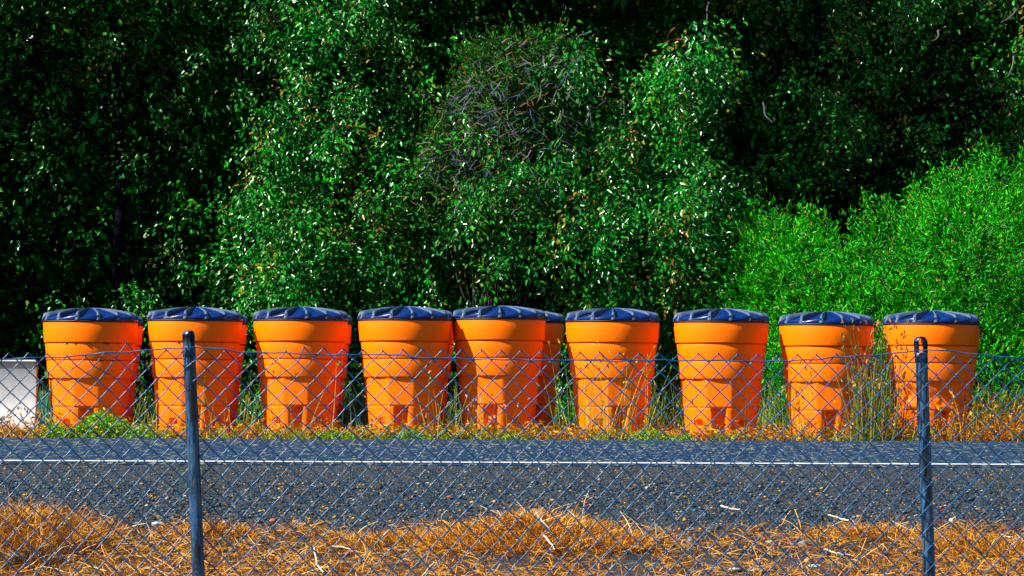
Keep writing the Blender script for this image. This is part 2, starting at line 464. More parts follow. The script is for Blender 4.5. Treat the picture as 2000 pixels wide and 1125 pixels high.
# reddish bare branches high on the right tree
for (xa, ya, xb, yb, c_) in [(1385, 5, 1372, 62, (.12, .08, .12)), (1318, 55, 1300, 85, (.35, .05, .015)), (1300, 85, 1345, 70, (.35, .05, .015)), (1380, 125, 1362, 160, (.2, .06, .06)), (1300, 168, 1375, 172, (.12, .09, .12)), (1490, 200, 1508, 240, (.10, .09, .16)), (1985, 20, 1955, 45, (.15, .13, .2)), (1980, 110, 1968, 150, (.2, .14, .16)), (1210, 170, 1225, 240, (.12, .1, .16)), (1835, 60, 1820, 80, (.2, .16, .14))]:
    pa = np.array(at(xa, ya, 37.2)); pb = np.array(at(xb, yb, 37.0))
    bb = np.array(t4.location)
    Vl, Fl = limb(pa - bb, pb - bb, .013, .005, 7, .03); c_ = tuple(q * .45 for q in c_)
    link('bare_branch', mesh_np('bare_branch', Vl, Fl, np.tile(c_, (len(Vl), 1)), smooth=True), M_twig, t4)

# fine-leaved bright green willows
WGR = [(.005, .26, .002), (.014, .40, .002), (.05, .46, .001), (.002, .08, .003), (.18, .26, .003), (.12, .09, .14)]
WW = [.3, .24, .16, .22, .06, .02]
def willow(label, blobs, nleaf, seed, name='willow_shrub', L=.06, W=.017, cols=WGR, w=WW, twigs=40):
    c0 = blobs[0]; base = np.array(at(c0[0], 860, c0[2])); base[2] = -.08
    root = empty(name, base, 0, label, 'shrub')
    vol = np.array([b_[3] * b_[4] for b_ in blobs]); vol = vol / vol.sum()
    Ps, Ns = [], []
    for (px, py, Y, rx, ry), v in zip(blobs, vol):
        m = int(nleaf * v); c = np.array(at(px, py, Y)); k = Y / FPX
        s = norm(rng.normal(size=(m, 3)) * np.array([1, 1, 1])); s[:, 1] = np.where(rng.random(m) < .7, -np.abs(s[:, 1]), s[:, 1])
        lump = np.array([mnoise.noise(Vector(q) * 3.1 + Vector((seed, 0, 0))) + .6 * mnoise.noise(Vector(q) * 8 + Vector((seed, 3, 0))) for q in s])
        r = (.93 + lump * .62) * (1 - np.abs(rng.normal(size=m)) * .10)
        P = c + s * np.array([rx * k, min(rx, ry) * k * .9, ry * k]) * r[:, None]
        Ps.append(P); Ns.append(s)
    P = np.concatenate(Ps); s = np.concatenate(Ns)
    ok = P[:, 2] > -.02; P = P[ok]; s = s[ok]; m = len(P)
    d = norm(s * .5 + np.array([-.15, -.1, .35]) + rng.normal(size=(m, 3)) * .5)
    nn = s + np.array([-.2, -.2, .5]) + rng.normal(size=(m, 3)) * .5
    sc_ = rng.uniform(.6, 1.25, m)
    LV = [leaves(P, d, nn, L * sc_, W * sc_, pick(cols, m, .2, w) * (1 + .45 * np.array([mnoise.noise(Vector(q) * 2.3) for q in P]))[:, None])]
    ns = nleaf // 90; idx = rng.integers(0, m, ns); q = P[idx]; sd = norm(s[idx] * .7 + np.array([-.1, -.1, .9]) + rng.normal(size=(ns, 3)) * .3)
    tt = rng.random((ns, 16)) * rng.uniform(.15, .5, (ns, 1))
    Q = (q[:, None, :] + sd[:, None, :] * tt[..., None] + rng.normal(size=(ns, 16, 3)) * .018).reshape(-1, 3)
    m2 = len(Q); dq = np.repeat(sd, 16, 0) + rng.normal(size=(m2, 3)) * .5
    LV.append(leaves(Q, dq, rng.normal(size=(m2, 3)) + np.array([-.3, -.3, .6]), L * rng.uniform(.6, 1.1, m2), W * 1.1, pick(cols, m2, .2, w)))
    V, F, T = join(LV)
    o = link('foliage', mesh_np('foliage', V - base, F, T), M_willow, root); o['kind'] = 'stuff'
    parts = []
    for i in range(twigs):
        t = P[rng.integers(m)] - base
        st = np.array([rng.normal() * .12, .5 + rng.normal() * .1, .05])
        parts.append(limb(st, t, .014, .004, 7, .08))
    V, F, _ = join(parts)
    o = link('stems', mesh_np('stems', V, F, np.tile((.05, .035, .03), (len(V), 1)), smooth=True), M_twig, root); o['kind'] = 'stuff'
    return root
willow('tall bright green willow filling the right edge behind the last barrel', [(1890, 560, 34.2, 190, 190), (1990, 440, 34.6, 150, 140), (1770, 520, 34.5, 130, 130), (1760, 700, 34.0, 170, 160), (2080, 640, 34.2, 180, 250), (1930, 760, 33.6, 160, 130), (1880, 400, 35, 80, 65)], 52000, 2)
willow('smaller bright yellow-green willow behind the two barrels left of the right-hand post', [(1555, 540, 34.8, 105, 120), (1500, 600, 34.9, 90, 100), (1620, 650, 34.4, 100, 140), (1560, 740, 34.2, 110, 110), (1500, 470, 35.2, 60, 60)], 24000, 5)
willow('twiggy olive green shrub at the upper left shoulder of the middle cottonwood', [(970, 170, 35.9, 85, 95), (905, 290, 35.9, 75, 95), (1050, 130, 36, 90, 65), (845, 375, 36.1, 55, 65), (930, 380, 36, 80, 75), (1010, 290, 36.1, 80, 100), (790, 425, 36.2, 40, 40)], 26000, 8, L=.05, W=.02, cols=[(.004, .09, .004), (.014, .15, .003), (.05, .09, .008), (.05, .04, .06), (.11, .045, .006)], w=[.36, .28, .16, .12, .08])
# far wood that reads as one mass; deep shade put into its tints
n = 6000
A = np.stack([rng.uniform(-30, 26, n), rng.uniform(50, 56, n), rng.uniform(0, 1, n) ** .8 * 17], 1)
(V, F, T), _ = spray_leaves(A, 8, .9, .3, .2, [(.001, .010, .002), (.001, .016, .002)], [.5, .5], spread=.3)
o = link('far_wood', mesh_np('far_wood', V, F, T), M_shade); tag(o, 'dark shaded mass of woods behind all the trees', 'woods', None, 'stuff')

# ------------------------------------------------------------------ barrels
NT = 144
TH = np.arange(NT) / NT * 2 * PI
def ring_mesh(name, prof, rfun=None, closed_bottom=False, mat=None, parent=None, smooth_angle=True):
    rings = []
    for i, (r, z) in enumerate(prof):
        rr = np.full(NT, r) if rfun is None else rfun(TH, r, z)
        rings.append(np.stack([rr * np.sin(TH), -rr * np.cos(TH), np.full(NT, z)], 1))
    V = np.concatenate(rings); n = len(prof)
    i = np.arange(n - 1)[:, None] * NT; j = np.arange(NT)[None, :]; j2 = (j + 1) % NT
    F = np.stack([i + j, i + j2, i + NT + j2, i + NT + j], -1).reshape(-1, 4)
    me = mesh_np(name, V, F, smooth=True)
    me.materials.append(mat)
    return link(name, me, None, parent)

def angd(a, b_): return (a - b_ + PI) % (2 * PI) - PI
def body_r(th, r, z):
    # lower part is a rounded decagon with forklift recesses and drain notches
    if z > .588: return np.full(len(th), r)
    seg = 2 * PI / 10; a = (th + seg / 2 + R(7)) % seg - seg / 2
    poly = r * math.cos(seg / 2) / np.cos(a) * 1.035
    rr = np.minimum(poly, r * 1.0) if False else poly * .8 + r * .2
    if z < .312:
        dep = min(1, (.312 - z) / .012)
        for c in (R(-6), R(84), R(174), R(264)):
            d = np.abs(angd(th, c))
            w = np.clip((R(11) - d) / R(2.6), 0, 1)
            rr = rr - .095 * w * dep
        for c in (R(-40), R(33), R(130), R(-140)):
            d = np.abs(angd(th, c)) ; hw = R(6.5)
            wz = np.clip(1 - abs(z - .165) / .034, 0, 1); wt = np.clip((hw - d) / R(2.5), 0, 1)
            rr = rr - .06 * wt * min(1, wz * 2)
    return rr

def fill(p, zmin=.012):
    out = [p[0]]
    for q in p[1:]:
        r0, z0 = out[-1]; m = int(abs(q[1] - z0) / zmin)
        for k in range(1, m): out.append((r0 + (q[0] - r0) * k / m, z0 + (q[1] - z0) * k / m))
        out.append(q)
    return out

def band_prof(rt, zt, rb, zb, inner):
    b_ = .008
    return [(inner, zb + .004), (rb - b_, zb), (rb - .002, zb + .002), (rb, zb + b_), (rb + (rt - rb) * .5, (zt + zb) / 2), (rt, zt - b_), (rt - .002, zt - .002), (rt - b_, zt), (inner, zt + .001)]

def make_barrel():
    root = empty('traffic_barrel', (0, 0, 0))
    prof = fill([(.32, .0), (.336, .0), (.340, .008), (.365, .306), (.361, .312), (.361, .318), (.368, .324), (.383, .58), (.383, .60)])
    prof += [(.384, .66), (.39, .77), (.41, .93), (.42, 1.12)]
    ring_mesh('body', prof, body_r, mat=M_orange, parent=root)
    for (rt, zt, rb, zb, inn) in [(.415, .762, .405, .591, .37), (.431, .926, .418, .768, .38), (.4545, 1.135, .444, .935, .40)]:
        ring_mesh('band', band_prof(rt, zt, rb, zb, inn), mat=M_orange, parent=root)
    # lid: shallow cone with 14 raised ribs and pinwheel panels
    def lid_r(th, r, z): return np.full(len(th), r)
    NL = 280; TL = np.arange(NL) / NL * 2 * PI
    rings = []; rad = [.455, .462, .4615, .4605, .455, .40, .33, .25, .17, .10, .05, .0005]
    z0 = [1.141, 1.148, 1.158, 1.166, 1.168, 1.182, 1.200, 1.221, 1.243, 1.259, 1.266, 1.268]
    nr = 14
    for r, z in zip(rad, z0):
        u = ((TL / (2 * PI) * nr + .5) % 1.0)
        saw = np.where(u < .12, u / .12 * .15, np.where(u < .80, .15 + (u - .12) / .68 * .85, np.clip((.87 - u) / .07, 0, 1)))
        sh = .036 * saw * (1 if .06 < r < .4607 else 0) * min(1, r / .30) * (.45 if r > .458 else (.8 if r > .45 else 1))
        rings.append(np.stack([r * np.sin(TL), -r * np.cos(TL), z + sh], 1))
    V = np.concatenate(rings); n = len(rad)
    i = np.arange(n - 1)[:, None] * NL; j = np.arange(NL)[None, :]; j2 = (j + 1) % NL
    F = np.stack([i + j, i + j2, i + NL + j2, i + NL + j], -1).reshape(-1, 4)
    lid = link('lid', mesh_np('lid', V, F), M_lid, root)
    ring_mesh('rim', [(.41, 1.128), (.450, 1.127), (.459, 1.130), (.460, 1.148), (.452, 1.1495), (.41, 1.15)], mat=M_rim, parent=lid)
    # rib: tapered wedge along a radius, drooping over the edge with a bevelled end
    rv = []
    for (r, w, zb, zt) in [(.045, .006, 1.25, 1.276), (.20, .006, 1.22, 1.266), (.33, .009, 1.19, 1.246), (.42, .014, 1.165, 1.230), (.448, .019, 1.152, 1.218), (.465, .024, 1.151, 1.160)]:
        rv += [(-w, -r, zb), (-w * .55, -r, zt), (w * .55, -r, zt), (w, -r, zb)]
    rf = []
    for k in range(5):
        a = 4 * k
        for q in range(3): rf.append([a + q, a + q + 1, a + 4 + q + 1, a + 4 + q])
    rf.append([20, 21, 22, 23]); rf.append([3, 2, 1, 0])
    rme = mesh_np('rib', rv, rf); rme.materials.append(M_rib)
    for k in range(nr):
        rb = link('rib', rme, None, lid); rb.rotation_euler = (0, 0, 2 * PI * (k + .285) / nr)
    return root

BY = 29.7; G = 'orange sand barrels lined up beside the road'
proto = make_barrel()
fronts = [  # centre px, rim px, depth offset, turn, label
 (176, 630.5, 0, 2, 'leftmost front orange barrel with dark lid, beside the white panel'),
 (380, 628.5, 0, 6, 'orange barrel standing behind the left fence post'),
 (587, 628, .06, 0, 'third front orange barrel from left, first one right of the left fence post'),
 (792, 627.5, -.05, 1, 'orange barrel whose right side touches the barrel next to it'),
 (975, 626, .1, -6, 'fifth front orange barrel, shaded on its left flank by its neighbour'),
 (1196, 630.5, .12, 19, 'orange barrel with tall green grass stems growing right in front'),
 (1408, 631.5, -.03, 4, 'clean orange barrel standing free, second left of the tall grass clump'),
 (1613, 637, -.09, 12, 'orange barrel with tall grass clump covering its right edge'),
 (1818, 635.5, -.14, 24, 'orange barrel with buckled lower side behind the right fence post')]
rears = [(190, 1.0, 'rear barrel hidden behind the leftmost front barrel, thin red-orange edge showing'),
 (393.5, 1.0, 'rear barrel hidden behind the barrel at the left fence post'),
 (598, 1.0, 'rear barrel hidden behind the first barrel right of the left fence post'),
 (800, 1.0, 'rear barrel seen only in the gap between two touching front barrels'),
 (1013, 1.05, 'rear barrel with its right third showing behind the fifth front barrel'),
 (1824, 1.0, 'rear barrel behind the barrel at the right fence post')]
first = True
def put(x_px, rim, Y, rot, label, tilt=0):
    global first
    if first: o = proto; first = False
    else: o = copy_tree(proto)
    p = at(x_px, rim, Y)
    s = 1.0
    o.location = (p.x, Y, p.z - 1.131)
    o.rotation_euler = (R(tilt * .4), R(tilt), R(rot) + math.atan2(-p.x, Y) * 1)
    tag(o, label, 'barrel', G)
    return o
barrels = []
for i, (x, y, dy, rot, lab) in enumerate(fronts):
    barrels.append(put(x, y, BY + dy, rot, lab, [0.2, .3, .1, 0, -.2, .1, .2, .3, .1][i]))
for (x, dy, lab) in rears:
    f = min(fronts, key=lambda q: abs(q[0] - x))
    put(x, f[1] + 6, BY + f[2] + dy, 33, lab)

# the last barrel is dented and buckled low down
for ch in list(barrels[8].children):
    if ch.name.startswith('body'):
        me = ch.data.copy(); ch.data = me; ch['label'] = 'buckled lower body with creased dents'
        for v in me.vertices:
            if .3 < v.co.z < .60:
                w = min(1, (v.co.z - .3) / .05, (.6 - v.co.z) / .05)
                k = mnoise.noise(Vector((v.co.x * 7, v.co.y * 7, v.co.z * 13 + v.co.x * 8))) * .045 * w - .012 * w
                q = Vector((v.co.x, v.co.y, 0)).normalized(); v.co += q * k
    
# grime spots under bands of the first two barrels (stains with their own shape)
for bi, spots in ((0, [(.44, .930, a, s) for a, s in ((-34, .009), (-22, .007), (-7, .013), (3, .009), (16, .011), (20, .016), (35, .010))] + [(.413, .766, a, .008) for a in (-40, -25, 0, 14, 30)] + [(.372, .586, a, .012) for a in (-15, 8, 30)]), (1, [(.44, .930, a, .009) for a in (-28, 5, 31)] + [(.413, .766, a, .010) for a in (-33, 2, 17)] + [(.372, .586, 4, .013)])):
    for (r, z, a, s) in spots:
        bm = bmesh.new(); bmesh.ops.create_icosphere(bm, subdivisions=1, radius=1)
        for v in bm.verts: v.co = Vector((v.co.x * s * 1.6, v.co.y * .006, v.co.z * s * .8))
        me = bpy.data.meshes.new('grime_spot'); bm.to_mesh(me); bm.free()
        o = link('grime_spot', me, M_grime, barrels[bi], (r * math.sin(R(a)), -r * math.cos(R(a)), z))
        o.rotation_euler = (0, 0, R(a))

# ------------------------------------------------------------------ white panel at the left
root = empty('white_panel', at(20, 858, 29.5), 0, 'pale grey-white sheet panel at the left edge beside the first barrel', 'panel')
root.location.z = -.03
pts = [(0, -.02), (-.16, .05), (-.11, .14), (-.055, .23), (-.02, .32), (.0, .42), (.0, .74), (-.012, .755)]
b0 = np.array(root.location); xl = at(-160, 800, 29.5).x - b0[0]; xr = at(70, 800, 29.5).x - b0[0]
V = []
for (y, z) in pts[1:]: V += [(xl, y, z), (xr, y, z)]
for (y, z) in pts[1:][::-1]: V += [(xl, y + .035, z - .004), (xr, y + .035, z - .004)]
n = len(V) // 2
F = [[2*k, 2*k+1, (2*k+3) % (2*n), (2*k+2) % (2*n)] for k in range(n)]
me = mesh_np('sheet', V, F); link('sheet', me, M_white, root)
V, F = tube([(xl, -.02, .755), (xr + .004, -.02, .755)], .012, 8); link('top_roll', mesh_np('top_roll', V, F, smooth=True), M_white, root)
V, F = tube([(xr + .006, -.0, .75), (xr + .006, 0, .35), (xr + .006, -.12, .06)], .009, 6)
m, nt, b = new_mat('russet'); M_fringe = m; b.inputs['Base Color'].default_value = (.22, .03, .01, 1); b.inputs['Roughness'].default_value = .8  # red lens fringe on the panel edge, put into an added tube
link('fringe_edge', mesh_np('fringe_edge', V, F, smooth=True), M_fringe, root)
V, F = tube([(xr, 0, .555), (xr + .07, 0, .553)], .011, 6); link('bracket', mesh_np('bracket', V, F), M_rim, root)

# ------------------------------------------------------------------ verge plants
DRY = [(.50, .19, .003), (.62, .29, .006), (.36, .10, .002), (.55, .36, .04), (.18, .05, .003)]
YG = [(.30, .30, .02), (.16, .26, .02), (.45, .36, .04)]
def tuft_cloud(px, Y, h, cols, wid=.006, spread=.35, head=0.0, headcols=None, droop=.5):
    n = len(px); x = (px - 1000) * Y / FPX
    base = np.stack([x, Y, gz(x, Y) - .005], 1)
    d = np.stack([rng.normal(size=n) * spread, rng.normal(size=n) * spread, np.ones(n)], 1)
    V, F, T, pts = ribbons(base, d, h, wid, 3, droop, pick(cols, n, .2))
    out = [(V, F, T)]
    if head > 0:
        k = rng.random(n) < head; q = pts[3][k]; dd = norm(pts[3][k] - pts[2][k]); m = len(q)
        hc = pick(headcols or cols, m, .2)
        dd = norm(dd + np.stack([rng.normal(size=m) * .3, rng.normal(size=m) * .2, -rng.random(m) * .4], 1))
        for a in (0, 1):
            nn = rng.normal(size=(m, 3)); out.append(leaves(q - dd * .01, dd + rng.normal(size=(m, 3)) * .15, nn, rng.uniform(.03, .065, m), rng.uniform(.009, .018, m), hc, fold=.5))
    return join(out)
# uncountable fringe
n = 13000
px = rng.uniform(-250, 2250, n); Y = 29.05 + np.abs(rng.normal(size=n)) * .45
hh = (.125 + .09 * (fbm(px, Y, 70, 3) + .4)) * rng.uniform(.6, 1.5, n) * np.where(px > 1640, 1.5, 1)
hh = np.clip(hh, .04, .4)
P1 = tuft_cloud(px, Y, hh, DRY, .006, .45, .4, droop=.9)
n = 5200; px = rng.uniform(-100, 2200, n); Y = 29.0 + np.abs(rng.normal(size=n)) * .2
k = fbm(px, Y, 60, 9) > -.02; P2 = tuft_cloud(px[k], Y[k], rng.uniform(.05, .19, k.sum()), [(.03, .22, .01), (.10, .30, .01), (.3, .36, .01), (.5, .4, .02)], .008, .6, .3)
V, F, T = join([P1, P2])
o = link('verge_grass', mesh_np('verge_grass', V, F, T), M_grass); tag(o, 'fringe of short dry orange grass along the far road edge', 'grass', None, 'stuff')
# shoulder-high grass behind barrels
n = 7000; px = rng.uniform(-200, 2250, n); Y = rng.uniform(31.4, 33.2, n)
k = rng.random(n) < np.where(px > 1880, 1, np.where(px > 1200, .6, .35)); px, Y = px[k], Y[k]
V, F, T = tuft_cloud(px, Y, rng.uniform(.25, .75, len(px)), [(.03, .12, .02), (.06, .2, .02), (.2, .2, .03), (.3, .16, .02)], .008, .2, .25, droop=.4)
o = link('back_grass', mesh_np('back_grass', V, F, T), M_grass); tag(o, 'taller mixed green and dry grass growing behind the row of barrels', 'grass', None, 'stuff')

def clump(name, label, cat, pxc, wpx, Y, n, hmin, hmax, cols, wid=.005, spread=.12, head=.6, hc=None, droop=.25, group=None, ydep=.12):
    px = rng.normal(pxc, wpx / 2.2, n); Yy = Y + rng.normal(size=n) * ydep
    V, F, T = tuft_cloud(px, Yy, rng.uniform(hmin, hmax, n), cols, wid, spread, head, hc, droop)
    x0 = (pxc - 1000) * Y / FPX; base = np.array([x0, Y, float(gz(x0, Y))])
    o = link(name, mesh_np(name, V - base, F, T), M_grass, None, base)
    return tag(o, label, cat, group)
gs = 'tall grass clumps in front of the barrels'
clump('tall_grass', 'tall thin green grass stems fanning out before the barrel right of the middle', 'grass clump', 1180, 95, 29.15, 75, .45, .98, YG, .0065, .17, .8, YG, .15, gs)
clump('tall_grass', 'short dry stems at foot of barrel behind the left fence post', 'grass clump', 400, 120, 29.1, 26, .3, .62, YG + DRY[:2], .006, .14, .8, YG, .2, gs)
clump('tall_grass', 'a few leaning seed stems in front of the third front barrel', 'grass clump', 620, 75, 29.1, 12, .5, .85, YG, .007, .2, .9, YG, .2, gs)
clump('tall_grass', 'fine upright stems before the barrel with the grass-covered right edge', 'grass clump', 1565, 110, 29.15, 60, .35, .8, YG + DRY[:1], .005, .12, .7, YG, .15, gs)
clump('tall_grass', 'dense tall leafy grass between the last two barrels, reaching the lids', 'grass clump', 1695, 48, 29.3, 300, .45, 1.18, [(.05, .16, .02), (.10, .2, .02), (.34, .2, .03), (.2, .12, .05)], .011, .11, .9, [(.45, .2, .08), (.25, .2, .04), (.1, .2, .03)], .3, gs, .2)
clump('tall_grass', 'purple-headed stems at foot of the fifth front barrel', 'grass clump', 935, 110, 29.1, 34, .2, .45, DRY[:2] + YG, .006, .2, .9, [(.5, .3, .4), (.6, .3, .1)], .3, gs)
clump('tall_grass', 'sparse yellow stems before the two touching barrels', 'grass clump', 860, 120, 29.1, 18, .35, .68, YG, .006, .15, .8, YG, .2, gs)
clump('tall_grass', 'rust-coloured seed heads right of the last barrel at the picture edge', 'grass clump', 1960, 100, 29.3, 330, .18, .48, DRY, .007, .25, .9, DRY, .5, gs)
clump('tall_grass', 'curled rust-brown seed heads filling the gap left of the last barrel', 'grass clump', 1725, 60, 29.2, 170, .15, .40, DRY, .007, .3, .9, DRY, .6, gs)
clump('tall_grass', 'curled rust seed heads in front of the white panel', 'grass clump', 45, 90, 29.15, 60, .15, .42, DRY, .007, .3, .9, DRY, .5, gs)
clump('tall_grass', 'thin upright stems in the gap right of the sixth front barrel', 'grass clump', 1310, 60, 30.3, 55, .25, .6, YG + DRY, .006, .18, .8, DRY, .3, gs)
clump('tall_grass', 'slim seed stems standing before the last barrel beside the right fence post', 'grass clump', 1850, 90, 29.15, 40, .2, .5, DRY + YG, .007, .15, .9, DRY, .3, gs)
# blue-green tufts seen between barrels
TEAL = [(.02, .22, .13), (.05, .28, .20), (.02, .16, .06), (.08, .26, .26)]
clump('blue_green_tuft', 'blue-green blade tuft between the white panel and the first barrel', 'plant', 86, 26, 30.9, 520, .2, .55, TEAL, .018, .13, 0, None, .3, 'blue-green tufts behind the barrels', .15)
clump('blue_green_tuft', 'blue-green blade tuft in the gap between the third and fourth front barrels', 'plant', 698, 44, 30.9, 800, .2, .53, TEAL, .018, .16, 0, None, .3, 'blue-green tufts behind the barrels', .15)

def weed(label, pxc, wpx, Y, h, n, cols, seed=0):
    x0 = (pxc - 1000) * Y / FPX; base = np.array([x0, Y, float(gz(x0, Y)) - .005]); wx = wpx / 2 * Y / FPX
    root = empty('green_weed', base, 0, label, 'weed', 'low green weeds on the verge')
    P = np.stack([rng.normal(size=n) * wx * .55, rng.normal(size=n) * .12, rng.random(n)], 1)
    top = h * np.exp(-(P[:, 0] / wx) ** 2 * 1.1) * (1 + .35 * fbm(P[:, 0] * 1000, P[:, 1] * 0, 60, seed))
    P[:, 2] *= top
    d = np.stack([rng.normal(size=n) * .8, -.3 + rng.normal(size=n) * .6, .4 + rng.normal(size=n) * .5], 1)
    V, F, T = leaves(P, d, rng.normal(size=(n, 3)) + np.array([-.3, -.3, .8]), rng.uniform(.018, .042, n), rng.uniform(.009, .018, n), pick(cols, n, .25))
    o = link('foliage', mesh_np('foliage', V, F, T), M_willow, root); o['kind'] = 'stuff'
    m = 40; b_ = np.stack([rng.normal(size=m) * wx * .4, rng.normal(size=m) * .08, np.zeros(m)], 1)
    V, F, T, _ = ribbons(b_, np.stack([rng.normal(size=m) * .3, rng.normal(size=m) * .2, np.ones(m)], 1), h * .7, .006, 3, .2, pick([(.10, .2, .03)], m))
    o = link('stems', mesh_np('stems', V, F, T), M_grass, root); o['kind'] = 'stuff'
GRW = [(.05, .30, .012), (.12, .40, .015), (.03, .2, .012), (.35, .35, .02)]
weed('bushy bright green weed at the foot of the leftmost front barrel', 205, 150, 29.1, .26, 2600, GRW, 1)
weed('low green weed directly left of the first barrel foot', 115, 70, 29.1, .15, 900, GRW, 2)
weed('flat pale green weed between first and second front barrels', 275, 60, 29.05, .13, 600, GRW + [(.3, .4, .4)], 3)
weed('small yellow-green weed under the third front barrel', 655, 110, 29.05, .09, 700, GRW + [(.4, .36, .02)], 4)
weed('grey-green weed at the gap before the two touching barrels', 800, 70, 29.05, .11, 500, [(.06, .22, .10), (.2, .3, .1)], 5)
weed('small green weed at the right foot of the sixth front barrel', 1270, 100, 29.05, .12, 700, GRW + [(.5, .4, .02)], 6)
weed('tiny green weed left of the clean free-standing barrel', 1340, 40, 29.05, .07, 220, GRW, 7)
weed('tiny green weed below the fifth front barrel', 1000, 60, 29.05, .07, 260, GRW, 8)

# ------------------------------------------------------------------ gravel
def stones(P, S, tint, flat=.55, sub=0):
    v0 = np.array([(1, 0, 0), (.1, 1, .1), (-1, .1, 0), (0, -1, 0), (.15, 0, 1.), (0, 0, -1)], float)
    f0 = np.array([(0, 1, 4), (1, 2, 4), (2, 3, 4), (3, 0, 4), (1, 0, 5), (2, 1, 5), (3, 2, 5), (0, 3, 5)])
    n = len(P); k = len(v0)
    j = 1 + rng.normal(size=(n, k, 1)) * .16
    sc_ = S[:, None, None] * np.stack([rng.uniform(.8, 1.5, n), rng.uniform(.7, 1.2, n), flat * rng.uniform(.6, 1.2, n)], 1)[:, None, :]
    a = rng.uniform(0, 2*PI, n); ca, sa = np.cos(a)[:, None], np.sin(a)[:, None]
    V = v0[None] * j * sc_
    X = V[..., 0] * ca - V[..., 1] * sa; Yv = V[..., 0] * sa + V[..., 1] * ca
    V = np.stack([X, Yv, V[..., 2]], -1) + P[:, None, :]
    F = f0[None] + (np.arange(n) * k)[:, None, None]
    return V.reshape(-1, 3), F.reshape(-1, 3), np.repeat(tint, k, 0)
SCOL = [(.002, .04, .09), (.006, .08, .15), (.001, .006, .014), (.04, .09, .14), (.10, .11, .08), (.42, .22, .01), (.62, .33, .03), (.5, .05, .015), (.03, .16, .16), (.45, .45, .42)]
SW = [.24, .16, .35, .10, .03, .045, .02, .01, .03, .015]
n = 85000
y = rng.uniform(15.2, 20.0, n) ; x = rng.uniform(-1.08, 1.08, n) * y / 6
s = rng.gamma(2.2, .0018, n) + .0024; s = np.where(y > 18.6, s * .7, s)
z = gz(x, y) + s * .35
V, F, T = stones(np.stack([x, y, z], 1), s, pick(SCOL, n, .4, SW) * .6)
o = link('gravel', mesh_np('gravel', V, F, T), M_stone); tag(o, 'dark blue-grey gravel with ochre specks on the near road shoulder', 'gravel', None, 'stuff')

def rock(label, px, py, wpx, hpx, col, seed, name='stone', flat=None, ang=0):
    # intersection of the pixel ray with the sloping ground
    Y = 15.5
    for _ in range(30):
        p = at(px, py, Y); Y += (p.z - float(gz(p.x, Y))) * 3
    p = at(px, py, Y); s = wpx / 2 * Y / FPX; h = hpx / 2 * Y / FPX
    bm = bmesh.new(); bmesh.ops.create_icosphere(bm, subdivisions=3, radius=1)
    for v in bm.verts:
        q = v.co.copy(); d = 1 + .22 * mnoise.noise(q * 1.3 + Vector((seed, 0, 0))) + .07 * mnoise.noise(q * 4 + Vector((seed, 5, 0)))
        v.co = Vector((q.x * s * d, q.y * s * .75 * d, (q.z * h * d)))
    me = bpy.data.meshes.new(name); bm.to_mesh(me); bm.free()
    a = me.color_attributes.new('tint', 'FLOAT_COLOR', 'POINT')
    cc = np.ones((len(me.vertices), 4), np.float32); cc[:, :3] = col
    nz = np.array([mnoise.noise(v.co * 60) for v in me.vertices]); cc[:, :3] *= (1 + .4 * nz)[:, None]
    a.data.foreach_set('color', cc.ravel())
    for f in me.polygons: f.use_smooth = True
    o = link(name, me, M_stone, None, (p.x, Y, float(gz(p.x, Y)) + h * .55)); o.rotation_euler = (0, R(ang), 0)
    return tag(o, label, 'stone')
rock('flat pale greenish stone just left of the left post foot', 308, 1025, 26, 8, (.30, .38, .34), 1)
rock('dark flat stone left of the pale greenish stone', 272, 1024, 22, 7, (.06, .09, .08), 2)
rock('grey round stone touching the left post', 402, 1030, 18, 13, (.12, .16, .2), 3)
rock('small white stone right of the left post', 440, 1022, 14, 7, (.34, .4, .42), 4)
rock('red-orange pebble topped with white right of the left post', 533, 1019, 13, 8, (.5, .08, .03), 5)
rock('flat slate blue stone right of the red pebble', 550, 1034, 26, 7, (.05, .09, .13), 6)
rock('pinkish brown flat stone near the gravel edge left of the grass mound', 582, 1021, 24, 8, (.12, .09, .09), 7)
rock('ochre rounded stone at the top of the golden grass mound', 1044, 1006, 22, 16, (.20, .13, .06), 8)
rock('grey wedge shaped stone right of the golden grass mound', 1352, 1063, 26, 20, (.09, .09, .10), 9)
rock('flat blue-grey stone half way between wedge stone and right post', 1572, 1066, 26, 14, (.08, .13, .17), 10)
rock('pale teal flat stone left of the blue-grey stone', 1505, 1062, 20, 9, (.14, .26, .24), 11)
rock('rounded yellow tan stone left of the right post', 1720, 1053, 27, 17, (.5, .34, .13), 12)
rock('large flat slate slab at the bottom edge right of centre', 1480, 1117, 42, 13, (.07, .10, .12), 13)
rock('pale aqua stone near the bottom edge right of the slab', 1592, 1108, 26, 8, (.3, .45, .42), 14)
rock('tan oblong stone near the bottom edge below the blue-grey stone', 1580, 1097, 22, 12, (.42, .26, .1), 15, ang=-30)
rock('white-topped low stone at bottom edge left of the slab', 1435, 1114, 24, 7, (.4, .5, .5), 16)
rock('small blue stone beside the right post foot', 1858, 1019, 10, 8, (.5, .5, .5), 17)

